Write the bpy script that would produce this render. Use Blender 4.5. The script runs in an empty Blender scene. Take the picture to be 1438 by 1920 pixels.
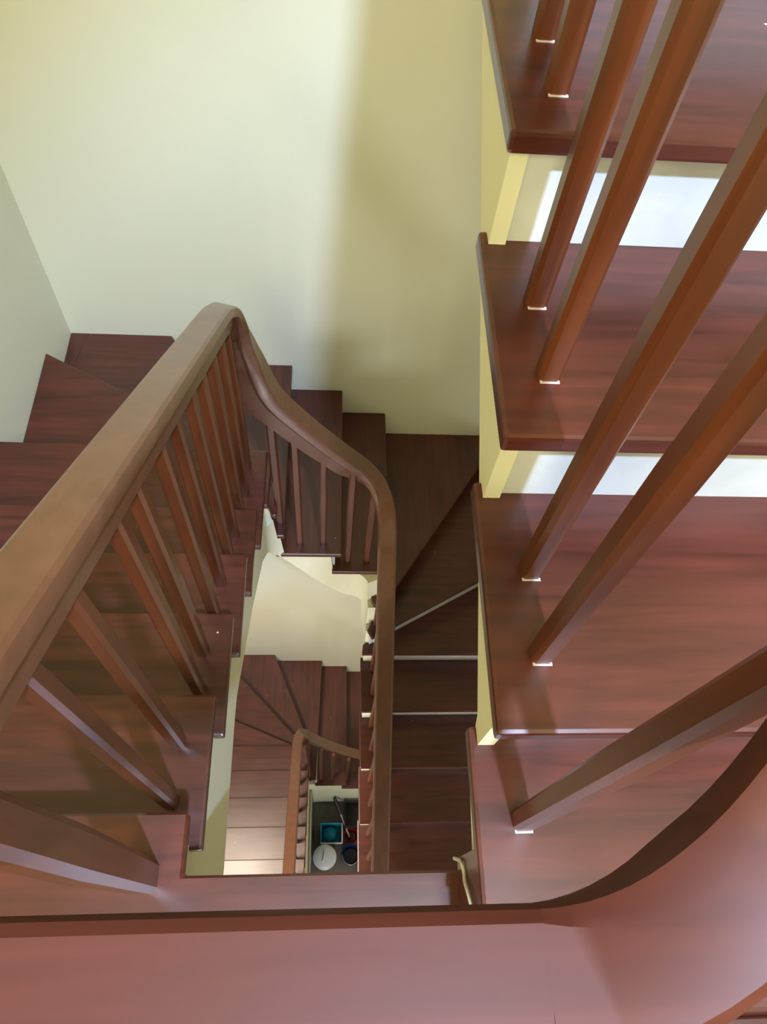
import bpy, bmesh, math, random
from mathutils import Vector, Matrix
random.seed(7)
SC = bpy.context.scene
COL = SC.collection

# ------------------------------------------------------------------ camera
def make_camera():
    f, p, yw, ro, cz = 1396.69, 1.0508, -.1491, .1433, 1.2721
    cp, sp, cy, sy = math.cos(p), math.sin(p), math.cos(yw), math.sin(yw)
    fw = Vector((-sy*cp, cy*cp, -sp)); rt = Vector((cy, sy, 0)); up = rt.cross(fw)
    c, s = math.cos(ro), math.sin(ro)
    r2 = c*rt + s*up; u2 = -s*rt + c*up
    cam = bpy.data.cameras.new('camera'); o = bpy.data.objects.new('camera', cam); COL.objects.link(o)
    M = Matrix((r2, u2, -fw)).transposed().to_4x4(); M.translation = (0, 0, cz)
    o.matrix_world = M
    cam.sensor_fit = 'VERTICAL'; cam.sensor_height = 36; cam.lens = f/1920*36
    cam.clip_start = .02
    SC.camera = o
make_camera()

# ------------------------------------------------------------------ world, lights, exposure
w = bpy.data.worlds.new('world'); SC.world = w; w.use_nodes = True
w.node_tree.nodes['Background'].inputs[0].default_value = (.9, .95, 1, 1)
w.node_tree.nodes['Background'].inputs[1].default_value = .3
SC.view_settings.view_transform = 'Standard'; SC.view_settings.look = 'None'
SC.view_settings.exposure = .85; SC.view_settings.gamma = 1; SC.view_settings.use_curve_mapping = False

def area(name, loc, target, size, power, color, sy=None):
    l = bpy.data.lights.new(name, 'AREA'); l.size = size; l.energy = power; l.color = color
    if sy: l.shape = 'RECTANGLE'; l.size_y = sy
    o = bpy.data.objects.new(name, l); COL.objects.link(o); o.location = loc
    o.rotation_euler = (Vector(target)-Vector(loc)).to_track_quat('-Z', 'Y').to_euler()
    return o
def spot(name, loc, target, deg, blend, size, power, color):
    l = bpy.data.lights.new(name, 'SPOT'); l.energy = power; l.color = color
    l.spot_size = math.radians(deg); l.spot_blend = blend; l.shadow_soft_size = size
    o = bpy.data.objects.new(name, l); COL.objects.link(o); o.location = loc
    o.rotation_euler = (Vector(target)-Vector(loc)).to_track_quat('-Z', 'Y').to_euler()
spot('landing_downlight', (.44, -1.0, 3.1), (.42, .55, .3), 54, .6, .06, 480, (.50, .68, 1.0))
area('warm_fill_left', (.6, -.45, 3.4), (-1.0, 1.4, -.6), .7, 13, (1.0, .93, .72))  # unseen fill, added to brighten the left wall
area('warm_fill_back', (-.45, -1.55, 2.4), (.25, 2.0, -.4), .6, 31, (1.0, .93, .50))  # added warm fill for the shaded right of the back wall
area('lower_window', (-.3, -1.5, -2.85), (-.4, 1.6, -4.3), .9, 34, (.93, .96, 1.0), .8)
area('ground_fill', (.2, -1.4, -5.3), (.1, 1.0, -6.6), .6, 9, (.93, .96, 1.0), .6)  # no window modelled: added fill so the ground floor items show
spot('lower_fill_spot', (-1.0, .32, -1.0), (-.45, .95, -5), 56, .5, .3, 400, (1, .86, .68))  # invented spot, added to lift the lower left treads

# ------------------------------------------------------------------ materials
def nt(name):
    m = bpy.data.materials.new(name); m.use_nodes = True
    n = m.node_tree.nodes; return m, n, m.node_tree.links, n['Principled BSDF']
def wood(name, dark, light, axis, rough=.28, scale=1.0, coat=.3, specks=True, spec=.5):
    m, n, l, b = nt(name)
    tc = n.new('ShaderNodeTexCoord'); mp = n.new('ShaderNodeMapping')
    s = [26*scale]*3; s[axis] = 2.2*scale
    mp.inputs['Scale'].default_value = s
    l.new(tc.outputs['Object'], mp.inputs[0])
    no = n.new('ShaderNodeTexNoise'); no.inputs['Scale'].default_value = 1.6; no.inputs['Detail'].default_value = 6; no.inputs['Distortion'].default_value = .6
    l.new(mp.outputs[0], no.inputs[0])
    big = n.new('ShaderNodeTexNoise'); big.inputs['Scale'].default_value = 3.5; big.inputs['Detail'].default_value = 2
    l.new(tc.outputs['Object'], big.inputs[0])
    mx = n.new('ShaderNodeMath'); mx.operation = 'MULTIPLY_ADD'; mx.inputs[1].default_value = .65
    l.new(no.outputs[0], mx.inputs[0])
    mb = n.new('ShaderNodeMath'); mb.operation = 'MULTIPLY'; mb.inputs[1].default_value = .35
    l.new(big.outputs[0], mb.inputs[0]); l.new(mb.outputs[0], mx.inputs[2])
    cr = n.new('ShaderNodeValToRGB'); cr.color_ramp.elements[0].position = .33; cr.color_ramp.elements[1].position = .68
    cr.color_ramp.elements[0].color = (*dark, 1); cr.color_ramp.elements[1].color = (*light, 1)
    l.new(mx.outputs[0], cr.inputs[0])
    out = cr.outputs[0]
    if specks:
        vo = n.new('ShaderNodeTexVoronoi'); vo.inputs['Scale'].default_value = 9
        l.new(tc.outputs['Object'], vo.inputs[0])
        lt = n.new('ShaderNodeMath'); lt.operation = 'LESS_THAN'; lt.inputs[1].default_value = .022
        l.new(vo.outputs['Distance'], lt.inputs[0])
        mi = n.new('ShaderNodeMix'); mi.data_type = 'RGBA'; mi.inputs[7].default_value = (.6, .5, .45, 1)
        l.new(lt.outputs[0], mi.inputs[0]); l.new(out, mi.inputs[6]); out = mi.outputs[2]
    l.new(out, b.inputs['Base Color'])
    rr = n.new('ShaderNodeMapRange'); rr.inputs[3].default_value = rough-.05; rr.inputs[4].default_value = rough+.15
    l.new(big.outputs[0], rr.inputs[0]); l.new(rr.outputs[0], b.inputs['Roughness'])
    b.inputs['Coat Weight'].default_value = coat; b.inputs['Coat Roughness'].default_value = .30
    bp = n.new('ShaderNodeBump'); bp.inputs['Strength'].default_value = .06; bp.inputs['Distance'].default_value = .002
    l.new(no.outputs[0], bp.inputs['Height']); l.new(bp.outputs[0], b.inputs['Normal']); b.inputs['Specular IOR Level'].default_value = spec
    return m
def plaster(name, c1, c2, rough=.7, sc=1.2, bump=.08):
    m, n, l, b = nt(name)
    tc = n.new('ShaderNodeTexCoord'); no = n.new('ShaderNodeTexNoise'); no.inputs['Scale'].default_value = sc; no.inputs['Detail'].default_value = 4
    l.new(tc.outputs['Object'], no.inputs[0])
    cr = n.new('ShaderNodeValToRGB'); cr.color_ramp.elements[0].position = .35; cr.color_ramp.elements[1].position = .65
    cr.color_ramp.elements[0].color = (*c1, 1); cr.color_ramp.elements[1].color = (*c2, 1)
    l.new(no.outputs[0], cr.inputs[0]); l.new(cr.outputs[0], b.inputs['Base Color'])
    b.inputs['Roughness'].default_value = rough
    n2 = n.new('ShaderNodeTexNoise'); n2.inputs['Scale'].default_value = 60
    l.new(tc.outputs['Object'], n2.inputs[0])
    bp = n.new('ShaderNodeBump'); bp.inputs['Strength'].default_value = bump; bp.inputs['Distance'].default_value = .002
    l.new(n2.outputs[0], bp.inputs['Height']); l.new(bp.outputs[0], b.inputs['Normal'])
    return m
DK, LT = (.040, .0082, .0042), (.112, .0225, .0142)
M = dict(
    wx=wood('tread_wood_x', DK, LT, 0), wy=wood('tread_wood_y', DK, LT, 1),
    rail=wood('rail_wood', (.115, .040, .017), (.18, .066, .034), 1, .33, .8, .6, False),
    railx=wood('rail_wood_x', (.046, .0085, .0045), (.082, .018, .010), 0, .45, .8, .03, True, .25),
    bal=wood('baluster_wood', (.074, .0165, .0045), (.150, .037, .010), 2, .34, 1, .4, False),
    wall=plaster('cream_paint', (.79, .77, .61), (.815, .795, .64)),
    cream=plaster('stringer_paint', (.80, .765, .56), (.83, .80, .60)),
    riser=plaster('white_riser_paint', (.58, .58, .57), (.64, .64, .63), .6, 14, .15),
    ground=plaster('ground_floor_tile', (.14, .12, .10), (.22, .19, .16), .4, 5),
)
def plain(name, c, rough=.4, metal=0, trans=0):
    m, n, l, b = nt(name)
    no = n.new('ShaderNodeTexNoise'); no.inputs['Scale'].default_value = 20
    cr = n.new('ShaderNodeValToRGB'); cr.color_ramp.elements[0].color = (*[x*.85 for x in c], 1); cr.color_ramp.elements[1].color = (*c, 1)
    l.new(no.outputs[0], cr.inputs[0]); l.new(cr.outputs[0], b.inputs['Base Color'])
    b.inputs['Roughness'].default_value = rough; b.inputs['Metallic'].default_value = metal
    b.inputs['Transmission Weight'].default_value = trans
    return m
for k, a in dict(caulk=((.62, .52, .52), .6), white=((.82, .83, .88), .35), teal=((.0, .30, .48), .35), red=((.35, .015, .03), .35),
                 navy=((.015, .04, .16), .3), black=((.02, .02, .025), .4), straw=((.35, .26, .16), .8), cable=((.75, .70, .58), .4), pink=((.55, .40, .42), .4)).items():
    M[k] = plain(k+'_plastic', *a)
M['steel'] = plain('brushed_steel', (.55, .56, .55), .3, .9)
M['glass'] = plain('green_glass', (.10, .22, .18), .08, 0, .6)
M['lamp'] = None

# ------------------------------------------------------------------ helpers
def link(name, me, parent=None):
    o = bpy.data.objects.new(name, me); COL.objects.link(o)
    if parent: o.parent = parent
    return o
def build(name, verts, faces, mat, parent=None, smooth=None, bevel=0):
    me = bpy.data.meshes.new(name); me.from_pydata([tuple(v) for v in verts], [], faces)
    bm = bmesh.new(); bm.from_mesh(me)
    bmesh.ops.remove_doubles(bm, verts=bm.verts, dist=1e-5)
    bmesh.ops.recalc_face_normals(bm, faces=bm.faces)
    if bevel:
        es = [e for e in bm.edges if len(e.link_faces) == 2 and e.calc_face_angle(0) > .6]
        bmesh.ops.bevel(bm, geom=es, offset=bevel, segments=2 if bevel > .004 else 1, affect='EDGES', profile=.6)
    bm.to_mesh(me); bm.free()
    me.materials.append(M[mat] if isinstance(mat, str) else mat)
    if smooth:
        for p in me.polygons: p.use_smooth = True
        me.set_sharp_from_angle(angle=smooth)
    return link(name, me, parent)
def boxvf(x0, x1, y0, y1, z0, z1):
    v = [(x, y, z) for x in (x0, x1) for y in (y0, y1) for z in (z0, z1)]
    f = [(0, 1, 3, 2), (4, 6, 7, 5), (0, 4, 5, 1), (2, 3, 7, 6), (0, 2, 6, 4), (1, 5, 7, 3)]
    return v, f
def box(name, a, mat, parent=None, bevel=0):
    v, f = boxvf(*a); return build(name, v, f, mat, parent, bevel=bevel)
def prism(name, poly, z0, z1, mat, parent=None, bevel=0):     # plan polygon, vertical extrusion
    n = len(poly)
    v = [(x, y, z0) for x, y in poly]+[(x, y, z1) for x, y in poly]
    f = [tuple(range(n))[::-1], tuple(range(n, 2*n))]+[(i, (i+1) % n, n+(i+1) % n, n+i) for i in range(n)]
    return build(name, v, f, mat, parent, bevel=bevel)
def xprism(name, poly, x0, x1, mat, parent=None, bevel=0):     # (y,z) polygon extruded along x
    n = len(poly)
    v = [(x0, y, z) for y, z in poly]+[(x1, y, z) for y, z in poly]
    f = [tuple(range(n))[::-1], tuple(range(n, 2*n))]+[(i, (i+1) % n, n+(i+1) % n, n+i) for i in range(n)]
    return build(name, v, f, mat, parent, bevel=bevel)
def tube(name, pts, r, mat, parent=None, seg=10):
    v = []; f = []
    pts = [Vector(p) for p in pts]
    for i, p in enumerate(pts):
        t = (pts[min(i+1, len(pts)-1)]-pts[max(i-1, 0)]).normalized()
        a = t.cross(Vector((0, 0, 1)) if abs(t.z) < .9 else Vector((1, 0, 0))).normalized(); b = t.cross(a)
        rr = r[i] if isinstance(r, (list, tuple)) else r
        for k in range(seg):
            an = 2*math.pi*k/seg; v.append(p+a*rr*math.cos(an)+b*rr*math.sin(an))
    for i in range(len(pts)-1):
        for k in range(seg): f.append((i*seg+k, i*seg+(k+1) % seg, (i+1)*seg+(k+1) % seg, (i+1)*seg+k))
    f.append(tuple(range(seg))[::-1]); f.append(tuple(range((len(pts)-1)*seg, len(pts)*seg)))
    return build(name, v, f, mat, parent, smooth=.9)
def lathe(name, prof, c, mat, parent=None, seg=32):
    v = []; f = []
    for r, z in prof:
        for k in range(seg):
            a = 2*math.pi*k/seg; v.append((c[0]+r*math.cos(a), c[1]+r*math.sin(a), c[2]+z))
    for i in range(len(prof)-1):
        for k in range(seg): f.append((i*seg+k, i*seg+(k+1) % seg, (i+1)*seg+(k+1) % seg, (i+1)*seg+k))
    f.append(tuple(range(seg))[::-1]); f.append(tuple(range((len(prof)-1)*seg, len(prof)*seg)))
    return build(name, v, f, mat, parent, smooth=.7)
def thing(name, loc, label, cat, group=None):
    o = link(name, None); o.location = (0, 0, 0)
    o['label'] = label; o['category'] = cat
    if group: o['group'] = group
    # place origin at base while children keep world coordinates
    o.location = loc; return o
def adopt(t):                                              # shift children meshes to the thing's origin
    inv = Matrix.Translation(-Vector(t.location))
    for c in t.children:
        if c.type == 'MESH' and not c.get('_done'): c.data.transform(inv); c['_done'] = 1
    for c in t.children:
        for d in c.children:
            if d.type == 'MESH' and not d.get('_done'): d.data.transform(inv); d['_done'] = 1
def struct(o): o['kind'] = 'structure'; return o
def samp(pts, step=.02):                                   # Catmull-Rom resample
    P = [Vector(p) for p in pts]; P = [2*P[0]-P[1]]+P+[2*P[-1]-P[-2]]; out = []
    for i in range(1, len(P)-2):
        n = max(1, int((P[i+1]-P[i]).length/step))
        for k in range(n):
            t = k/n; a, b, c, d = P[i-1:i+3]
            out.append(.5*((2*b)+(c-a)*t+(2*a-5*b+4*c-d)*t*t+(3*b-3*c+d-a)*t**3))
    out.append(P[-2]); return out
HALF = [(.027, 0), (.033, -.004), (.036, -.012), (.036, -.024), (.031, -.030), (.023, -.032), (.021, -.072)]
SECT = [(-HALF[0][0], 0)]+HALF+[(-a, b) for a, b in HALF[:0:-1]]
def rail(name, pts, mat, parent, step=.02, sc=1.0, smooth=True, prof=None):
    P = samp(pts, step) if smooth else [Vector(p) for p in pts]
    v = []; f = []; n = len(SECT); side = None
    for i, p in enumerate(P):
        t = (P[min(i+1, len(P)-1)]-P[max(i-1, 0)]).normalized()
        h = Vector((t.x, t.y, 0))
        if h.length > .15 or side is None: side = Vector((h.y, -h.x, 0)).normalized()
        up = side.cross(t).normalized()
        for a, b in SECT:
            if prof: a, b = prof(p, a, b, i)
            v.append(p+side*a*sc+up*b*sc)
    for i in range(len(P)-1):
        for k in range(n): f.append((i*n+k, i*n+(k+1) % n, (i+1)*n+(k+1) % n, (i+1)*n+k))
    f.append(tuple(range(n))[::-1]); f.append(tuple(range((len(P)-1)*n, len(P)*n)))
    return build(name, v, f, mat, parent, smooth=.4)
def baluster(x, y, z0, z1, parent, wd=.0135, caulk=False, name='baluster', mat='bal'):
    c = wd*.38; v = []; f = []
    ring = [(-wd, -wd+c), (-wd, wd-c), (-wd+c, wd), (wd-c, wd), (wd, wd-c), (wd, -wd+c), (wd-c, -wd), (-wd+c, -wd)]
    H = z1-z0
    lv = [(0, 1.0), (.02, 1.0), (H*.5, 1.12), (H, .95)]
    for dz, s in lv: v += [(x+a*s, y+b*s, z0+dz) for a, b in ring]
    for i in range(len(lv)-1):
        for k in range(8): f.append((i*8+k, i*8+(k+1) % 8, (i+1)*8+(k+1) % 8, (i+1)*8+k))
    f.append(tuple(range(8))[::-1]); f.append(tuple(range(8*len(lv)-8, 8*len(lv))))
    o = build(name, v, f, mat, parent)
    if caulk:
        e = wd-.002; box('caulk_line', (x-e, x+e, y-wd-.0025, y-wd+.002, z0, z0+.0012), 'caulk', o)
    return o
TH = .03
def inset_line(p, q, d, inside):
    p, q = Vector((*p, 0)), Vector((*q, 0)); t = (q-p).normalized(); nrm = Vector((-t.y, t.x, 0))
    if nrm.dot(Vector((*inside, 0))-(p+q)/2) < 0: nrm = -nrm
    return (p+nrm*d), (q+nrm*d), nrm
def step(poly, z, front, mat, parent, rise=.17, rmat='riser', inset=.028, trim=(0.012, 0)):
    prism('tread', poly, z-TH, z, mat, parent, bevel=.005)
    if front:
        cx = sum(p[0] for p in poly)/len(poly); cy = sum(p[1] for p in poly)/len(poly)
        p, q, nr = inset_line(*front, inset, (cx, cy)); t = (q-p).normalized()
        p = p+t*trim[0]; q = q-t*trim[1]
        a = [p, q, q+nr*.018, p+nr*.018]
        prism('riser', [(u.x, u.y) for u in a], z-rise+.0005, z-TH, rmat, parent)
def ribbon(name, path, ztop, zbot, th, mat, parent):
    """thin curved stringer: path of plan points, inner offset towards the left-hand side of travel"""
    P = [Vector((*p, 0)) for p in path]; v = []; f = []
    for i, p in enumerate(P):
        t = (P[min(i+1, len(P)-1)]-P[max(i-1, 0)]).normalized(); nr = Vector((-t.y, t.x, 0))
        b = p+nr*th
        for q, z in ((p, zbot[i]), (p, ztop[i]), (b, ztop[i]), (b, zbot[i])): v.append((q.x, q.y, z))
    for i in range(len(P)-1):
        for k in range(4): f.append((i*4+k, i*4+(k+1) % 4, (i+1)*4+(k+1) % 4, (i+1)*4+k))
    f.append((3, 2, 1, 0)); e = 4*(len(P)-1); f.append((e, e+1, e+2, e+3))
    return build(name, v, f, mat, parent, smooth=.5)
def interp(x, tab):
    if x <= tab[0][0]: return tab[0][1]
    for (a, b), (c, d) in zip(tab, tab[1:]):
        if x <= c: return b+(d-b)*(x-a)/(c-a)
    return tab[-1][1]

XL, XR, YB, XW = -.213, .2065, 2.249, -1.1
R17 = .17
# ------------------------------------------------------------------ room shell
GZ, CZ = -6.8, 3.6
struct(box('wall_left', (XW-.12, XW, -1.7, YB+.12, GZ-.1, CZ), 'wall'))
struct(box('wall_back', (XW, 1.1, YB, YB+.12, GZ-.1, CZ), 'wall'))
struct(box('wall_right', (1.1, 1.22, -1.7, YB+.12, GZ-.1, CZ), 'wall'))
struct(box('wall_front', (XW, 1.1, -1.82, -1.7, GZ-.1, CZ), 'wall'))
struct(box('ceiling', (XW-.12, 1.22, -1.82, YB+.12, CZ, CZ+.1), 'wall'))
struct(box('floor', (XW, 1.1, -1.7, YB, GZ-.1, GZ), 'ground'))
# the landing the photographer stands on
fl = struct(box('floor', (XW, 1.1, -1.7, .045, -.2, -TH), 'cream'))
fl.name = 'floor_landing'
prism('plank', [(XW+.001, -.12), (1.099, -.12), (1.099, .0823), (XL, .0823), (XL, .1728), (XW+.001, .1728)], -TH, 0, 'wx', fl, bevel=.004)
ys = [-1.7, -1.35, -1.0, -.7, -.4, -.12]
for a, b in zip(ys, ys[1:]):
    box('plank', (XW+.001, 1.099, a+.001, b-.0005, -TH, 0), 'wx', fl, bevel=.003)
struct(box('trim_1', (-.2, .2, .05, .07, -.3, -TH), 'cream'))
# lower landing
fl2 = struct(box('floor_lower', (XW, 1.1, -1.7, -.26, -3.6, -3.43), 'cream'))
for a, b in zip([-1.7, -1.3, -.95, -.6], [-1.3, -.95, -.6, -.23]):
    box('plank', (XW+.001, 1.099, a+.001, b-.001, -3.43, -3.40), 'wx', fl2, bevel=.003)

# ------------------------------------------------------------------ descending staircase
st = thing('staircase', (XL-.4, .1, 0), 'dark lacquered wood stairs descending from the landing and turning twice round the open well', 'staircase')
yf = lambda n: .1728+.2348*n
def riserY(x0, x1, y, z, rise=R17, mat='riser', par=None):    # riser under a far (descending away) nosing
    box('riser', (x0, x1, y-.046, y-.028, z-rise+.0005, z-TH), mat, par)
riserY(XW+.001, XL-.025, yf(0), 0, par=st)
for n in range(1, 5):
    z = -R17*n
    box('tread', (XW+.001, XL, yf(n-1)-.04, yf(n), z-TH, z), 'wx', st, bevel=.005)
    riserY(XW+.001, XL-.025, yf(n), z, par=st)
# L5 deeper, then winders
prism('tread', [(XW+.001, yf(4)-.04), (XL, yf(4)-.04), (XL+.004, 1.435), (XW+.001, 1.452)], -.85-TH, -.85, 'wx', st, bevel=.005)
riserY(XW+.001, XL-.025, 1.40, -.85, par=st)
def wpoly(pts, z, mat='wx', par=st): prism('tread', pts, z-TH, z, mat, par, bevel=.005)
wpoly([(XW+.001, 1.32), (XL, 1.32), (XL+.002, 1.38), (XL+.004, 1.495), (XW+.001, 1.985)], -1.02)
wpoly([(XW+.001, 1.93), (-.25, 1.46), (XL+.003, 1.375), (-.195, 1.375), (-.19, 1.52), (-.68, YB-.001), (-1.02, YB-.001)], -1.19)
wpoly([(XW+.001, 1.93), (-1.018, YB-.001), (XW+.001, YB-.001)], -1.19, 'wy')
wpoly([(-.72, YB-.001), (-.24, 1.50), (-.203, 1.377), (-.172, 1.377), (-.172, YB-.001)], -1.36, 'wy')
for p, q, z in [((-1.085, 1.945), (-.22, 1.47), -1.02), ((-.69, YB-.02), (-.225, 1.52), -1.19)]:
    a, b, nr = inset_line(p, q, .0, (-.8, 1.4)); t = (b-a).normalized()
    if z == -1.19: a, b, nr = inset_line(p, q, .01, (-.9, 1.9))
    prism('riser', [(u.x, u.y) for u in (a+t*.01, b-t*.01, b-t*.01+nr*.018, a+t*.01+nr*.018)], z-R17+.0005, z-TH, 'riser', st)
YI = 1.38
def farstep(x0, x1, z, par=st, yi=YI):
    box('tread', (x0, x1, yi, YB-.001, z-TH, z), 'wy', par, bevel=.005)
def riserX(x, z, y0, y1, par=st, mat='riser'):
    box('riser', (x-.046, x-.028, y0, y1, z-R17+.0005, z-TH), mat, par)
riserX(-.172, -1.36, YI+.03, YB-.001, st)
farstep(-.215, .059, -1.53); riserX(.059, -1.53, YI+.03, YB-.001)
farstep(.019, .275, -1.70); riserX(.275, -1.70, YI+.03, YB-.001)
XI = .172
wpoly([(.235, YB-.001), (.235, YI), (.185, 1.402), (.205, 1.31), (.24, 1.268), (.893, YB-.001)], -1.87, 'wy')
wpoly([(.86, YB-.001), (.23, 1.30), (.21, 1.285), (.19, 1.239), (.212, 1.198), (1.099, 1.69), (1.099, YB-.001)], -2.04)
wpoly([(1.099, 1.74), (.21, 1.25), (.177, 1.227), (XI, 1.1786), (1.099, 1.1786)], -2.21)
def rl(p, q, z, mat, ins=(1, 2.2)):
    a, b, nr = inset_line(p, q, .026, ins); t = (b-a).normalized()
    prism('riser', [(u.x, u.y) for u in (a+t*.01, b-t*.03, b-t*.03+nr*.016, a+t*.01+nr*.016)], z-R17+.0005, z-TH, mat, st)
rl((.24, 1.268), (.87, YB-.04), -1.87, 'wy', (.3, 2.2)); rl((.212, 1.198), (1.099, 1.69), -2.04, 'riser')
yn = [1.1786-.2348*k for k in range(0, 7)]                   # near nosings of the lower right flight
for k in range(0, 6):
    z = -2.21-.17*k
    if k: box('tread', (XI, 1.099, yn[k], yn[k-1]+.04, z-TH, z), 'wx', st, bevel=.005)
    box('riser', (XI+.012, 1.099, yn[k]+.026, yn[k]+.044, z-R17+.0005, z-TH), 'riser', st)
box('tread', (XI, 1.099, yn[6], yn[5]+.04, -3.23-TH, -3.23), 'wx', st, bevel=.005)
box('riser', (XI+.012, 1.099, yn[6]+.026, yn[6]+.044, -3.40+.0005, -3.23-TH), 'riser', st)

# plaster stringer lining the well (one curved strip) and sloping soffits
def wellpath(x0, y0, yc, x1, y1, r, ds=.012):
    out = []
    n = max(2, int(abs(yc-r-y0)/ds)); out += [(x0, y0+(yc-r-y0)*i/n) for i in range(n)]
    out += [(x0+r-r*math.cos(a), yc-r+r*math.sin(a)) for a in [math.pi/2*i/12 for i in range(12)]]
    n = max(2, int((x1-x0-2*r)/ds)); out += [(x0+r+(x1-x0-2*r)*i/n, yc) for i in range(n)]
    out += [(x1-r+r*math.sin(a), yc-r+r*math.cos(a)) for a in [math.pi/2*i/12 for i in range(12)]]
    n = max(2, int(abs(yc-r-y1)/ds)); out += [(x1, yc-r+(y1-yc+r)*i/n) for i in range(n+1)]
    return out
def well(par, x0, y0, yc, x1, y1, r, toplev, botfun):
    path = wellpath(x0, y0, yc, x1, y1, r); s = 0; top = []; bot = []; prev = path[0]
    for p in path:
        s += math.dist(p, prev); prev = p
        top.append(toplev(p, s)-TH-.001); bot.append(botfun(p, s))
    return ribbon('plaster_stringer', path, top, bot, .06, 'cream', par)
def top_up(p, s):
    x, y = p
    if x < -.10 and y < 1.33:
        if y < .135: return 0
        for n in range(1, 5):
            if y < yf(n)-.04: return -R17*n
        return -.85
    if y > 1.30 and x < .0 and x < -.20: return -1.19
    if y >= 1.2 and x < .10 and y > 1.30:
        if x < -.18: return -1.36
        return -1.53 if x < .019 else -1.70
    if y > 1.33: return -1.70
    if y > 1.29: return -1.87
    for k in range(0, 7):
        if y > yn[k]+.02: return (-2.04 if y > 1.24 else -2.21-.17*k) if k == 0 else -2.21-.17*k
    return -3.4
def bot_up(p, s):
    x, y = p
    if x < -.13 and y < 1.30:
        return interp(y, [(.08, -.70), (.5, -.70), (.557, -.71), (.7, -.81), (.909, -.955), (1.18, -1.19), (1.3, -1.36)])
    if y > 1.36 and x > -.145: return interp(x, [(-.235, -1.45), (-.145, -1.67), (-.033, -1.85), (.085, -1.99)])
    if x > .05 and y > 1.29: return interp(-y, [(-1.395, -1.99), (-1.37, -2.1), (-1.33, -2.3), (-1.29, -2.5)])
    if x > .05: return interp(-y, [(-1.29, -2.5), (-1.1, -2.62), (.1, -3.55)])
    return interp(x+.235+y-1.305, [(0, -1.37), (.18, -1.67)])
well(st, XL-.022, .083, YI+.015, XI+.014, -.2, .09, top_up, bot_up)
def soffit(par, x0, x1, ya, za, yb, zb, th=.1, nm='soffit'):
    xprism(nm, [(ya, za), (yb, zb), (yb, zb-th), (ya, za-th)], x0, x1, 'cream', par)
soffit(st, XW+.001, XL-.085, .05, -.24, 1.40, -1.22, .12)
soffit(st, XI+.08, 1.099, 1.30, -2.42, -.26, -3.50, .1)
v = [(-.2, 1.46, -1.62), (.26, 1.46, -1.95), (.26, YB-.001, -1.95), (-.2, YB-.001, -1.62)]
v += [(a, b, c-.1) for a, b, c in v]
build('soffit', v, [(0, 1, 2, 3), (7, 6, 5, 4), (0, 4, 5, 1), (1, 5, 6, 2), (2, 6, 7, 3), (3, 7, 4, 0)], 'cream', st)
adopt(st)

# ------------------------------------------------------------------ ascending flight on the right
asc = thing('staircase', (.65, -.1, 0), 'reddish brown wood stairs with white risers climbing up along the right', 'staircase')
RR = .187; TY = lambda k: -.0992+.3026*(k-1)               # nosing of tread k
for k in range(1, 8):
    z = RR*k
    box('tread', (XR, 1.099, TY(k), TY(k+1)+.055, z-TH, z), 'wx', asc, bevel=.006)
    box('riser', (XR+.036, 1.099, TY(k)+.036, TY(k)+.054, z-RR+.0005, z-TH), 'riser', asc)
# stepped plaster stringer under the tread ends
zb = lambda y: .19+.523*(y-.236)
pl = [(.098, 0.0)]
pl = [(.10, .01)]
top = []
for k in range(1, 8):
    y0 = TY(k)+.028; z = RR*k-TH-.0005
    if k == 1: y0 = .10
    top += [(y0, z), (TY(k+1)+.028, z)]
poly = top+[(TY(8)+.028, zb(TY(8)+.028)), (.27, .205), (.225, .11), (.10, .08)]
xprism('plaster_stringer', poly, XR+.012, XR+.036, 'cream', asc)
soffit(asc, XR+.12, 1.099, .26, .17, 2.0, 1.08, .02)
box('side_panel', (XR+.002, XR+.03, -.07, .098, .001, RR-TH-.0005), 'wy', asc)
adopt(asc)

# ------------------------------------------------------------------ balustrades
b1 = thing('balustrade', (-.273, .08, 0), 'brown handrail with balusters running down the left flight and round the far well end', 'railing')
LZ = lambda y: .852-.695*y
nosL = [(-.273, y, LZ(y)) for y in (.085, .2, .4, .7, 1.0, 1.25)]
path = [(-.1725-.1*math.sin(a), .076-.1*math.cos(a), .872-.066*(a/1.5708)**2) for a in [math.pi/2*i/8 for i in range(8)]]+nosL+[(-.271, 1.34, -.085), (-.258, 1.405, -.15), (-.235, 1.437, -.24), (-.205, 1.445, -.37), (-.17, 1.445, -.51), (-.13, 1.445, -.60),
        (-.03, 1.445, -.745), (.06, 1.445, -.86), (.14, 1.442, -.96), (.19, 1.42, -1.05), (.218, 1.36, -1.14), (.224, 1.27, -1.22), (.226, 1.15, -1.33), (.226, .8, -1.59), (.226, .4, -1.87), (.226, .0, -2.16), (.226, -.2, -2.31)]
def thick(p, a, b, i):
    if p.x < -.262 or p.y < 1.2: return a, b
    k = interp(p.x, [(-.262, 1.0), (-.235, 1.15), (-.17, 1.6), (-.10, 1.45), (.1, 1.3), (.2, 1.0)])
    return a*(1+(k-1)*.35), b*k
rail('handrail', path, 'rail', b1, prof=thick)
baluster(-.273, .082, 0, LZ(.082)-.05, b1, .024, name='newel_post')
lv = lambda y: -R17*(1 if y < yf(1) else 2 if y < yf(2) else 3 if y < yf(3) else 4 if y < yf(4) else 5)
for y in (.213, .318, .466, .553, .688, .794, .920, 1.025, 1.15, 1.27, 1.37):
    baluster(-.273, y, lv(y), LZ(y)-.055, b1)
def fz(x): return interp(x, [(-.235, -.25), (-.17, -.51), (-.13, -.60), (-.03, -.745), (.06, -.86), (.14, -.96), (.19, -1.05)])
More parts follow.
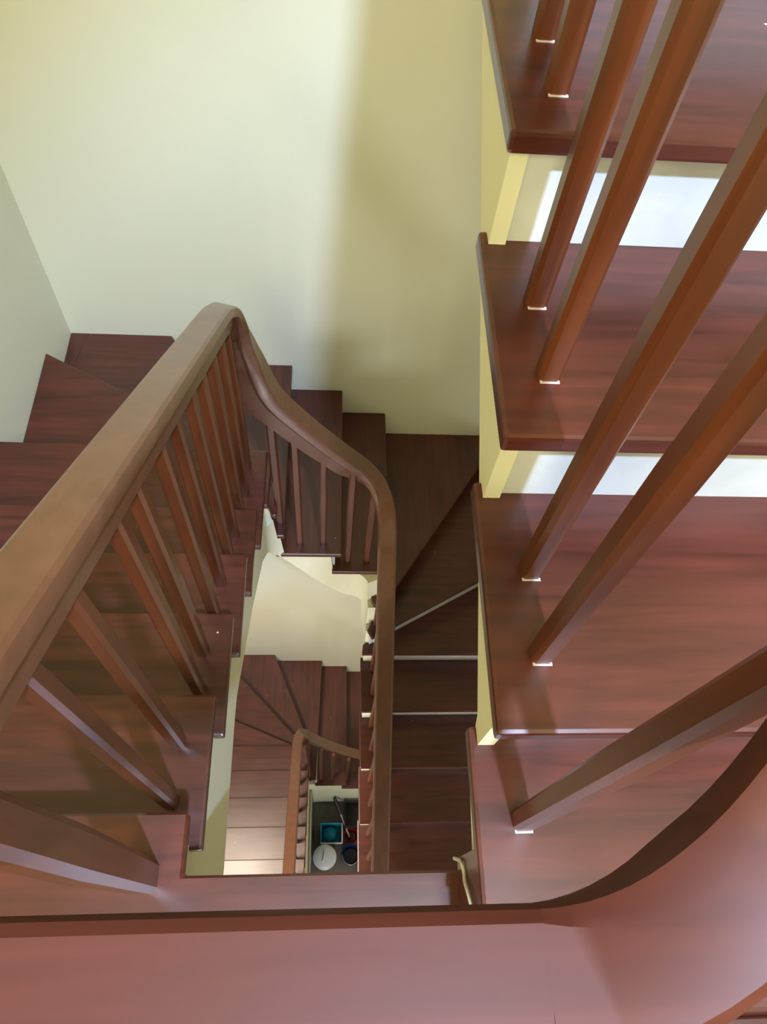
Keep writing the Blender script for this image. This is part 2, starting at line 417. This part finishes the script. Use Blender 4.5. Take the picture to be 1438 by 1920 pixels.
for x, z in ((-.19, -1.36), (-.117, -1.53), (-.02, -1.53), (.087, -1.70), (.171, -1.70)):
    baluster(x, 1.435, z, fz(x)-.06, b1)
def rz(y): return interp(-y, [(-1.27, -1.22), (-1.15, -1.33), (-.8, -1.59), (-.4, -1.87), (0, -2.16), (.2, -2.31)])
for i in range(11):
    y = 1.27-.1174*i
    z = -2.04 if y > 1.2 else -2.21-.17*max(0, math.ceil((yn[0]-y)/.2348))
    baluster(.232, y, z, rz(y)-.055, b1)
adopt(b1)

b2 = thing('balustrade', (.1, -.025, 0), 'reddish handrail across the landing curving up to balusters on the right flight', 'railing')
rail('handrail', [(-.172, -.025, .872), (-.1, -.025, .872), (.0, -.025, .872), (.1053, -.025, .872)], 'railx', b2)
arc = []
for i in range(0, 19):
    a = math.pi/2*i/18; t = i/18
    arc.append((.105+.168*math.sin(a), .143-.168*math.cos(a), .872+.17*t**3))
for i in range(1, 55):
    y = .143+i*.03
    arc.append((.273, y, 1.042+.618*(y-.143)+.14*(1-math.exp(-(y-.143)/.06))))
def bulge(p, a, b, i):
    k = min(1, i/6)*(1 if i < 7 else max(0, (13-i)/6))
    if i > 8 and b < -.035: b = -.046
    if a < 0: a = a+.014*k if b > -.003 else a-.008*k*min(1, -b/.03)
    return a, b*(1+.5*k)
rail('handrail_wreath', arc, 'railx', b2, smooth=False, prof=bulge)
for y, k in ((.130, 1), (.305, 2), (.422, 2), (.606, 3), (.731, 3), (.898, 4), (1.017, 4), (1.20, 5), (1.32, 5), (1.50, 6), (1.62, 6), (1.80, 7)):
    baluster(.2725, y, RR*k, 1.042+.618*(y-.143)+.14*(1-math.exp(-max(0, y-.143)/.06))-.06, b2, .0145, caulk=True)
adopt(b2)

# ------------------------------------------------------------------ lower storey staircase
lo = thing('staircase', (-.6, .4, -4.2), 'lighter lit wooden stairs on the storey below, seen through the well', 'staircase')
LX = -.125; g = .22; y0l = .441; ly = lambda k: y0l+g*k
for k in range(-4, 5):
    z = -4.2-R17*k
    if z > -3.42: continue
    yb_ = -.24 if k == -4 else ly(k-1)-.04
    box('tread', (XW+.001, LX, yb_, ly(k), z-TH, z), 'wx', lo, bevel=.005)
    box('riser', (XW+.001, LX-.02, ly(k)-.046, ly(k)-.028, z-R17+.0005, z-TH), 'riser', lo)
box('riser', (XW+.001, LX-.02, -.258, -.242, -3.52+.0005, -3.401), 'riser', lo)
zk = lambda k: -4.2-R17*k
def w2(pts, k, mat='wx'): prism('tread', pts, zk(k)-TH, zk(k), mat, lo, bevel=.004)
w2([(XW+.001, ly(4)-.04), (LX, ly(4)-.04), (LX+.002, 1.30), (XW+.001, 1.71)], 5)
w2([(XW+.001, 1.66), (LX, 1.26), (LX+.002, 1.33), (-1.0, YB-.002), (XW+.001, YB-.002)], 6)
w2([(-1.075, YB-.001), (-.18, 1.25), (-.14, 1.25), (-.12, 1.40), (-.474, YB-.001)], 7, 'wy')
w2([(-.52, YB-.001), (-.17, 1.45), (-.12, 1.165), (-.078, 1.165), (-.040, YB-.001)], 8, 'wy')
for k, (x0, x1) in {9: (-.085, .198), 10: (.155, .42), 11: (.38, .65), 12: (.61, .88), 13: (.84, 1.099)}.items():
    box('tread', (x0, x1, 1.155, YB-.001, zk(k)-TH, zk(k)), 'wy', lo, bevel=.005)
    box('riser', (x1-.046, x1-.028, 1.18, YB-.001, max(zk(k)-R17, GZ)+.0005, zk(k)-TH), 'riser', lo)
box('riser', (-.086, -.068, 1.18, YB-.001, zk(9)+.0005, zk(8)-TH), 'riser', lo)
# closing walls beneath the flights
poly = []
for k in range(-4, 5): poly += [((-.24 if k == -4 else ly(k-1)-.03), zk(k)-TH-.001), (ly(k)-.03, zk(k)-TH-.001)]
poly += [(1.19, zk(5)-TH-.001)]
poly = [p for i, p in enumerate(poly) if i < len(poly)-1]
poly += [(ly(4)-.03, GZ+.001), (-.24, GZ+.001)]
xprism('plaster_stringer', poly, LX-.05, LX-.014, 'cream', lo)
v = [(LX-.014, zk(9)-TH-.001), (.155, zk(9)-TH-.001), (.155, zk(10)-TH-.001), (.38, zk(10)-TH-.001), (.38, zk(11)-TH-.001), (.61, zk(11)-TH-.001), (.61, zk(12)-TH), (1.09, zk(12)-TH-.2), (1.09, GZ+.001), (LX-.014, GZ+.001)]
n = len(v); vv = [(x, 1.17, z) for x, z in v]+[(x, 1.20, z) for x, z in v]
build('plaster_wall', vv, [tuple(range(n)), tuple(range(n, 2*n))[::-1]]+[(i, (i+1) % n, n+(i+1) % n, n+i) for i in range(n)], 'cream', lo)
adopt(lo)

b3 = thing('balustrade', (-.19, .4, -4.2), 'orange lit handrail of the storey below ending in a curl with dark balusters', 'railing')
NL = lambda y: -4.2-.7727*(y-.441)+.70
p3 = [(-.195, y, NL(y)) for y in (-.2, .2, .5, .8, 1.05)]+[(-.190, 1.18, -4.06), (-.170, 1.245, -4.12), (-.14, 1.262, -4.21), (-.10, 1.262, -4.31), (-.03, 1.262, -4.47), (.06, 1.262, -4.63), (.17, 1.262, -4.80), (.30, 1.262, -4.96), (.5, 1.262, -5.11), (.8, 1.262, -5.34)]
rail('handrail', p3, 'rail', b3)
for i in range(12):
    y = -.1+.11*i; k = max(-3, math.ceil((y-y0l)/g+1e-6)); k = min(k, 5)
    baluster(-.19, y, zk(k), NL(y)-.055, b3, .012)
def fz3(x): return interp(x, [(-.14, -4.21), (-.10, -4.31), (-.03, -4.47), (.06, -4.63), (.17, -4.80), (.30, -4.96), (.5, -5.11)])
for x, k in ((-.135, 8), (-.03, 9), (.065, 9), (.19, 10), (.30, 10), (.41, 11)):
    baluster(x, 1.21, zk(k), fz3(x)-.05, b3, .013)
adopt(b3)

# ------------------------------------------------------------------ small things
cb = tube('white_cable', samp([(.2035, .098, .004), (.204, .090, .055), (.206, .075, .07), (.2035, .062, .085), (.2025, .045, .112), (.2025, .01, .15)], .006), .0028, 'cable')
cb['label'] = 'short off-white plastic cable lying against the dark side of the first ascending step'; cb['category'] = 'cable'

bk = thing('bucket', (.010, .638, GZ), 'round white lidded bucket on the ground floor at the foot of the well', 'bucket')
lathe('body', [(.085, 0), (.10, .01), (.104, .22), (.107, .23), (.107, .24)], (.010, .638, GZ), 'white', bk)
lathe('lid', [(.111, .241), (.112, .252), (.10, .262), (.07, .274), (.03, .28), (.005, .281)], (.010, .638, GZ), 'white', bk)
tube('handle', samp([(-.012, .598, GZ+.278), (0, .618, GZ+.302), (.005, .665, GZ+.302), (.0, .69, GZ+.276)], .01), .008, 'white', bk)
adopt(bk)
tb = thing('tub', (.075, .85, GZ), 'teal blue rectangular tub with a white rim beside the white bucket', 'tub')
def tub(par, cx, cy, wx, wy, z0, h):
    v = []; f = []
    for (s, dz) in ((.8, 0), (1, h), (.94, h), (.76, .02)):
        v += [(cx-wx*s, cy-wy*s, z0+dz), (cx+wx*s, cy-wy*s, z0+dz), (cx+wx*s, cy+wy*s, z0+dz), (cx-wx*s, cy+wy*s, z0+dz)]
    f = [(3, 2, 1, 0)]
    for i in range(3): f += [(i*4+k, i*4+(k+1) % 4, i*4+4+(k+1) % 4, i*4+4+k) for k in range(4)]
    f.append((12, 13, 14, 15)); build('body', v, f, 'teal', par, bevel=.006)
    rim = [(cx-wx, cy-wy), (cx+wx, cy-wy), (cx+wx, cy+wy), (cx-wx, cy+wy), (cx-wx, cy-wy)]
    for i, (a, b) in enumerate(zip(rim, rim[1:])):
        tube('rim', [(*a, z0+h), (*b, z0+h)], .008, 'white' if i in (0, 1) else 'teal', par, 8)
tub(tb, .072, .858, .105, .09, GZ, .16); 
lathe('cloth', [(.03, .05), (.07, .06), (.065, .10), (.03, .125), (.004, .13)], (.06, .86, GZ), 'teal', tb, 9)
adopt(tb)
rb = thing('bucket', (.262, .835, GZ), 'small dark red bucket to the right of the teal tub, holding the broom', 'bucket')
lathe('body', [(.045, .0), (.052, .004), (.068, .13), (.073, .135), (.074, .14), (.068, .142), (.064, .13), (.05, .012), (.01, .01)], (.262, .835, GZ), 'red', rb)
adopt(rb)
nb = thing('bucket', (.27, .68, GZ), 'navy blue bucket with a metal handle in the right corner of the floor', 'bucket')
lathe('body', [(.06, 0), (.07, .005), (.09, .17), (.096, .175), (.09, .178), (.066, .012), (.01, .01)], (.262, .665, GZ), 'navy', nb)
tube('handle', samp([(.175, .665, GZ+.17), (.2, .60, GZ+.19), (.262, .57, GZ+.2), (.32, .60, GZ+.19), (.35, .665, GZ+.17)], .02), .004, 'steel', nb)
adopt(nb)
bx = thing('crate', (.30, 1.0, GZ), 'black slatted plastic crate against the wall behind the blue bucket', 'crate')
for i in range(4):
    z = GZ+.03+.06*i
    for a in ((.2, .44, .90, .91), (.2, .44, 1.13, 1.14), (.2, .21, .91, 1.13), (.43, .44, .91, 1.13)):
        box('slat', (*a, z, z+.04), 'black', bx)
box('base', (.2, .44, .90, 1.14, GZ, GZ+.012), 'black', bx)
for a in ((.2, .9), (.43, .9), (.2, 1.13), (.43, 1.13)): box('post', (a[0]-.003, a[0]+.013, a[1]-.003, a[1]+.013, GZ, GZ+.26), 'black', bx)
adopt(bx)
br = thing('broom', (.25, .83, GZ+.012), 'thin broom with a black grip leaning against the wall under the stairs', 'broom')
top_, bot_ = Vector((.098, 1.15, -6.42)), Vector((.25, .83, GZ+.10))
tube('handle', [bot_, bot_.lerp(top_, .6)], .009, 'pink', br); tube('grip', [bot_.lerp(top_, .6), top_], .017, 'black', br)
bz = box('bristles', (.225, .275, .815, .845, GZ+.012, GZ+.10), 'black', br, bevel=.008)
adopt(br)
gp = thing('screen', (-.11, .9, GZ), 'narrow grey framed green glass screen leaning along the left side of the well bottom', 'screen')
def slant(x0, x1, ya, yb, z0, z1, nm, mat, dx=-.0):
    v = []
    for z in (z0, z1):
        for (x, y) in ((x0, ya), (x1, ya), (x1, yb), (x0, yb)): v.append((x+(.0 if z == z0 else dx), y, z))
    build(nm, v, [(3, 2, 1, 0), (4, 5, 6, 7)]+[(k, (k+1) % 4, 4+(k+1) % 4, 4+k) for k in range(4)], mat, gp)
slant(-.110, -.104, .45, 1.12, GZ, GZ+.75, 'pane', 'glass', -.012)
for y in (.42, 1.12): slant(-.122, -.102, y, y+.03, GZ, GZ+.78, 'frame', 'steel', -.012)
tube('frame', [(-.124, .42, GZ+.775), (-.124, 1.15, GZ+.775)], .012, 'steel', gp)
tube('frame', [(-.112, .42, GZ+.012), (-.112, 1.14, GZ+.012)], .012, 'steel', gp)
adopt(gp)

for o in bpy.data.objects:
    if '_done' in o: del o['_done']
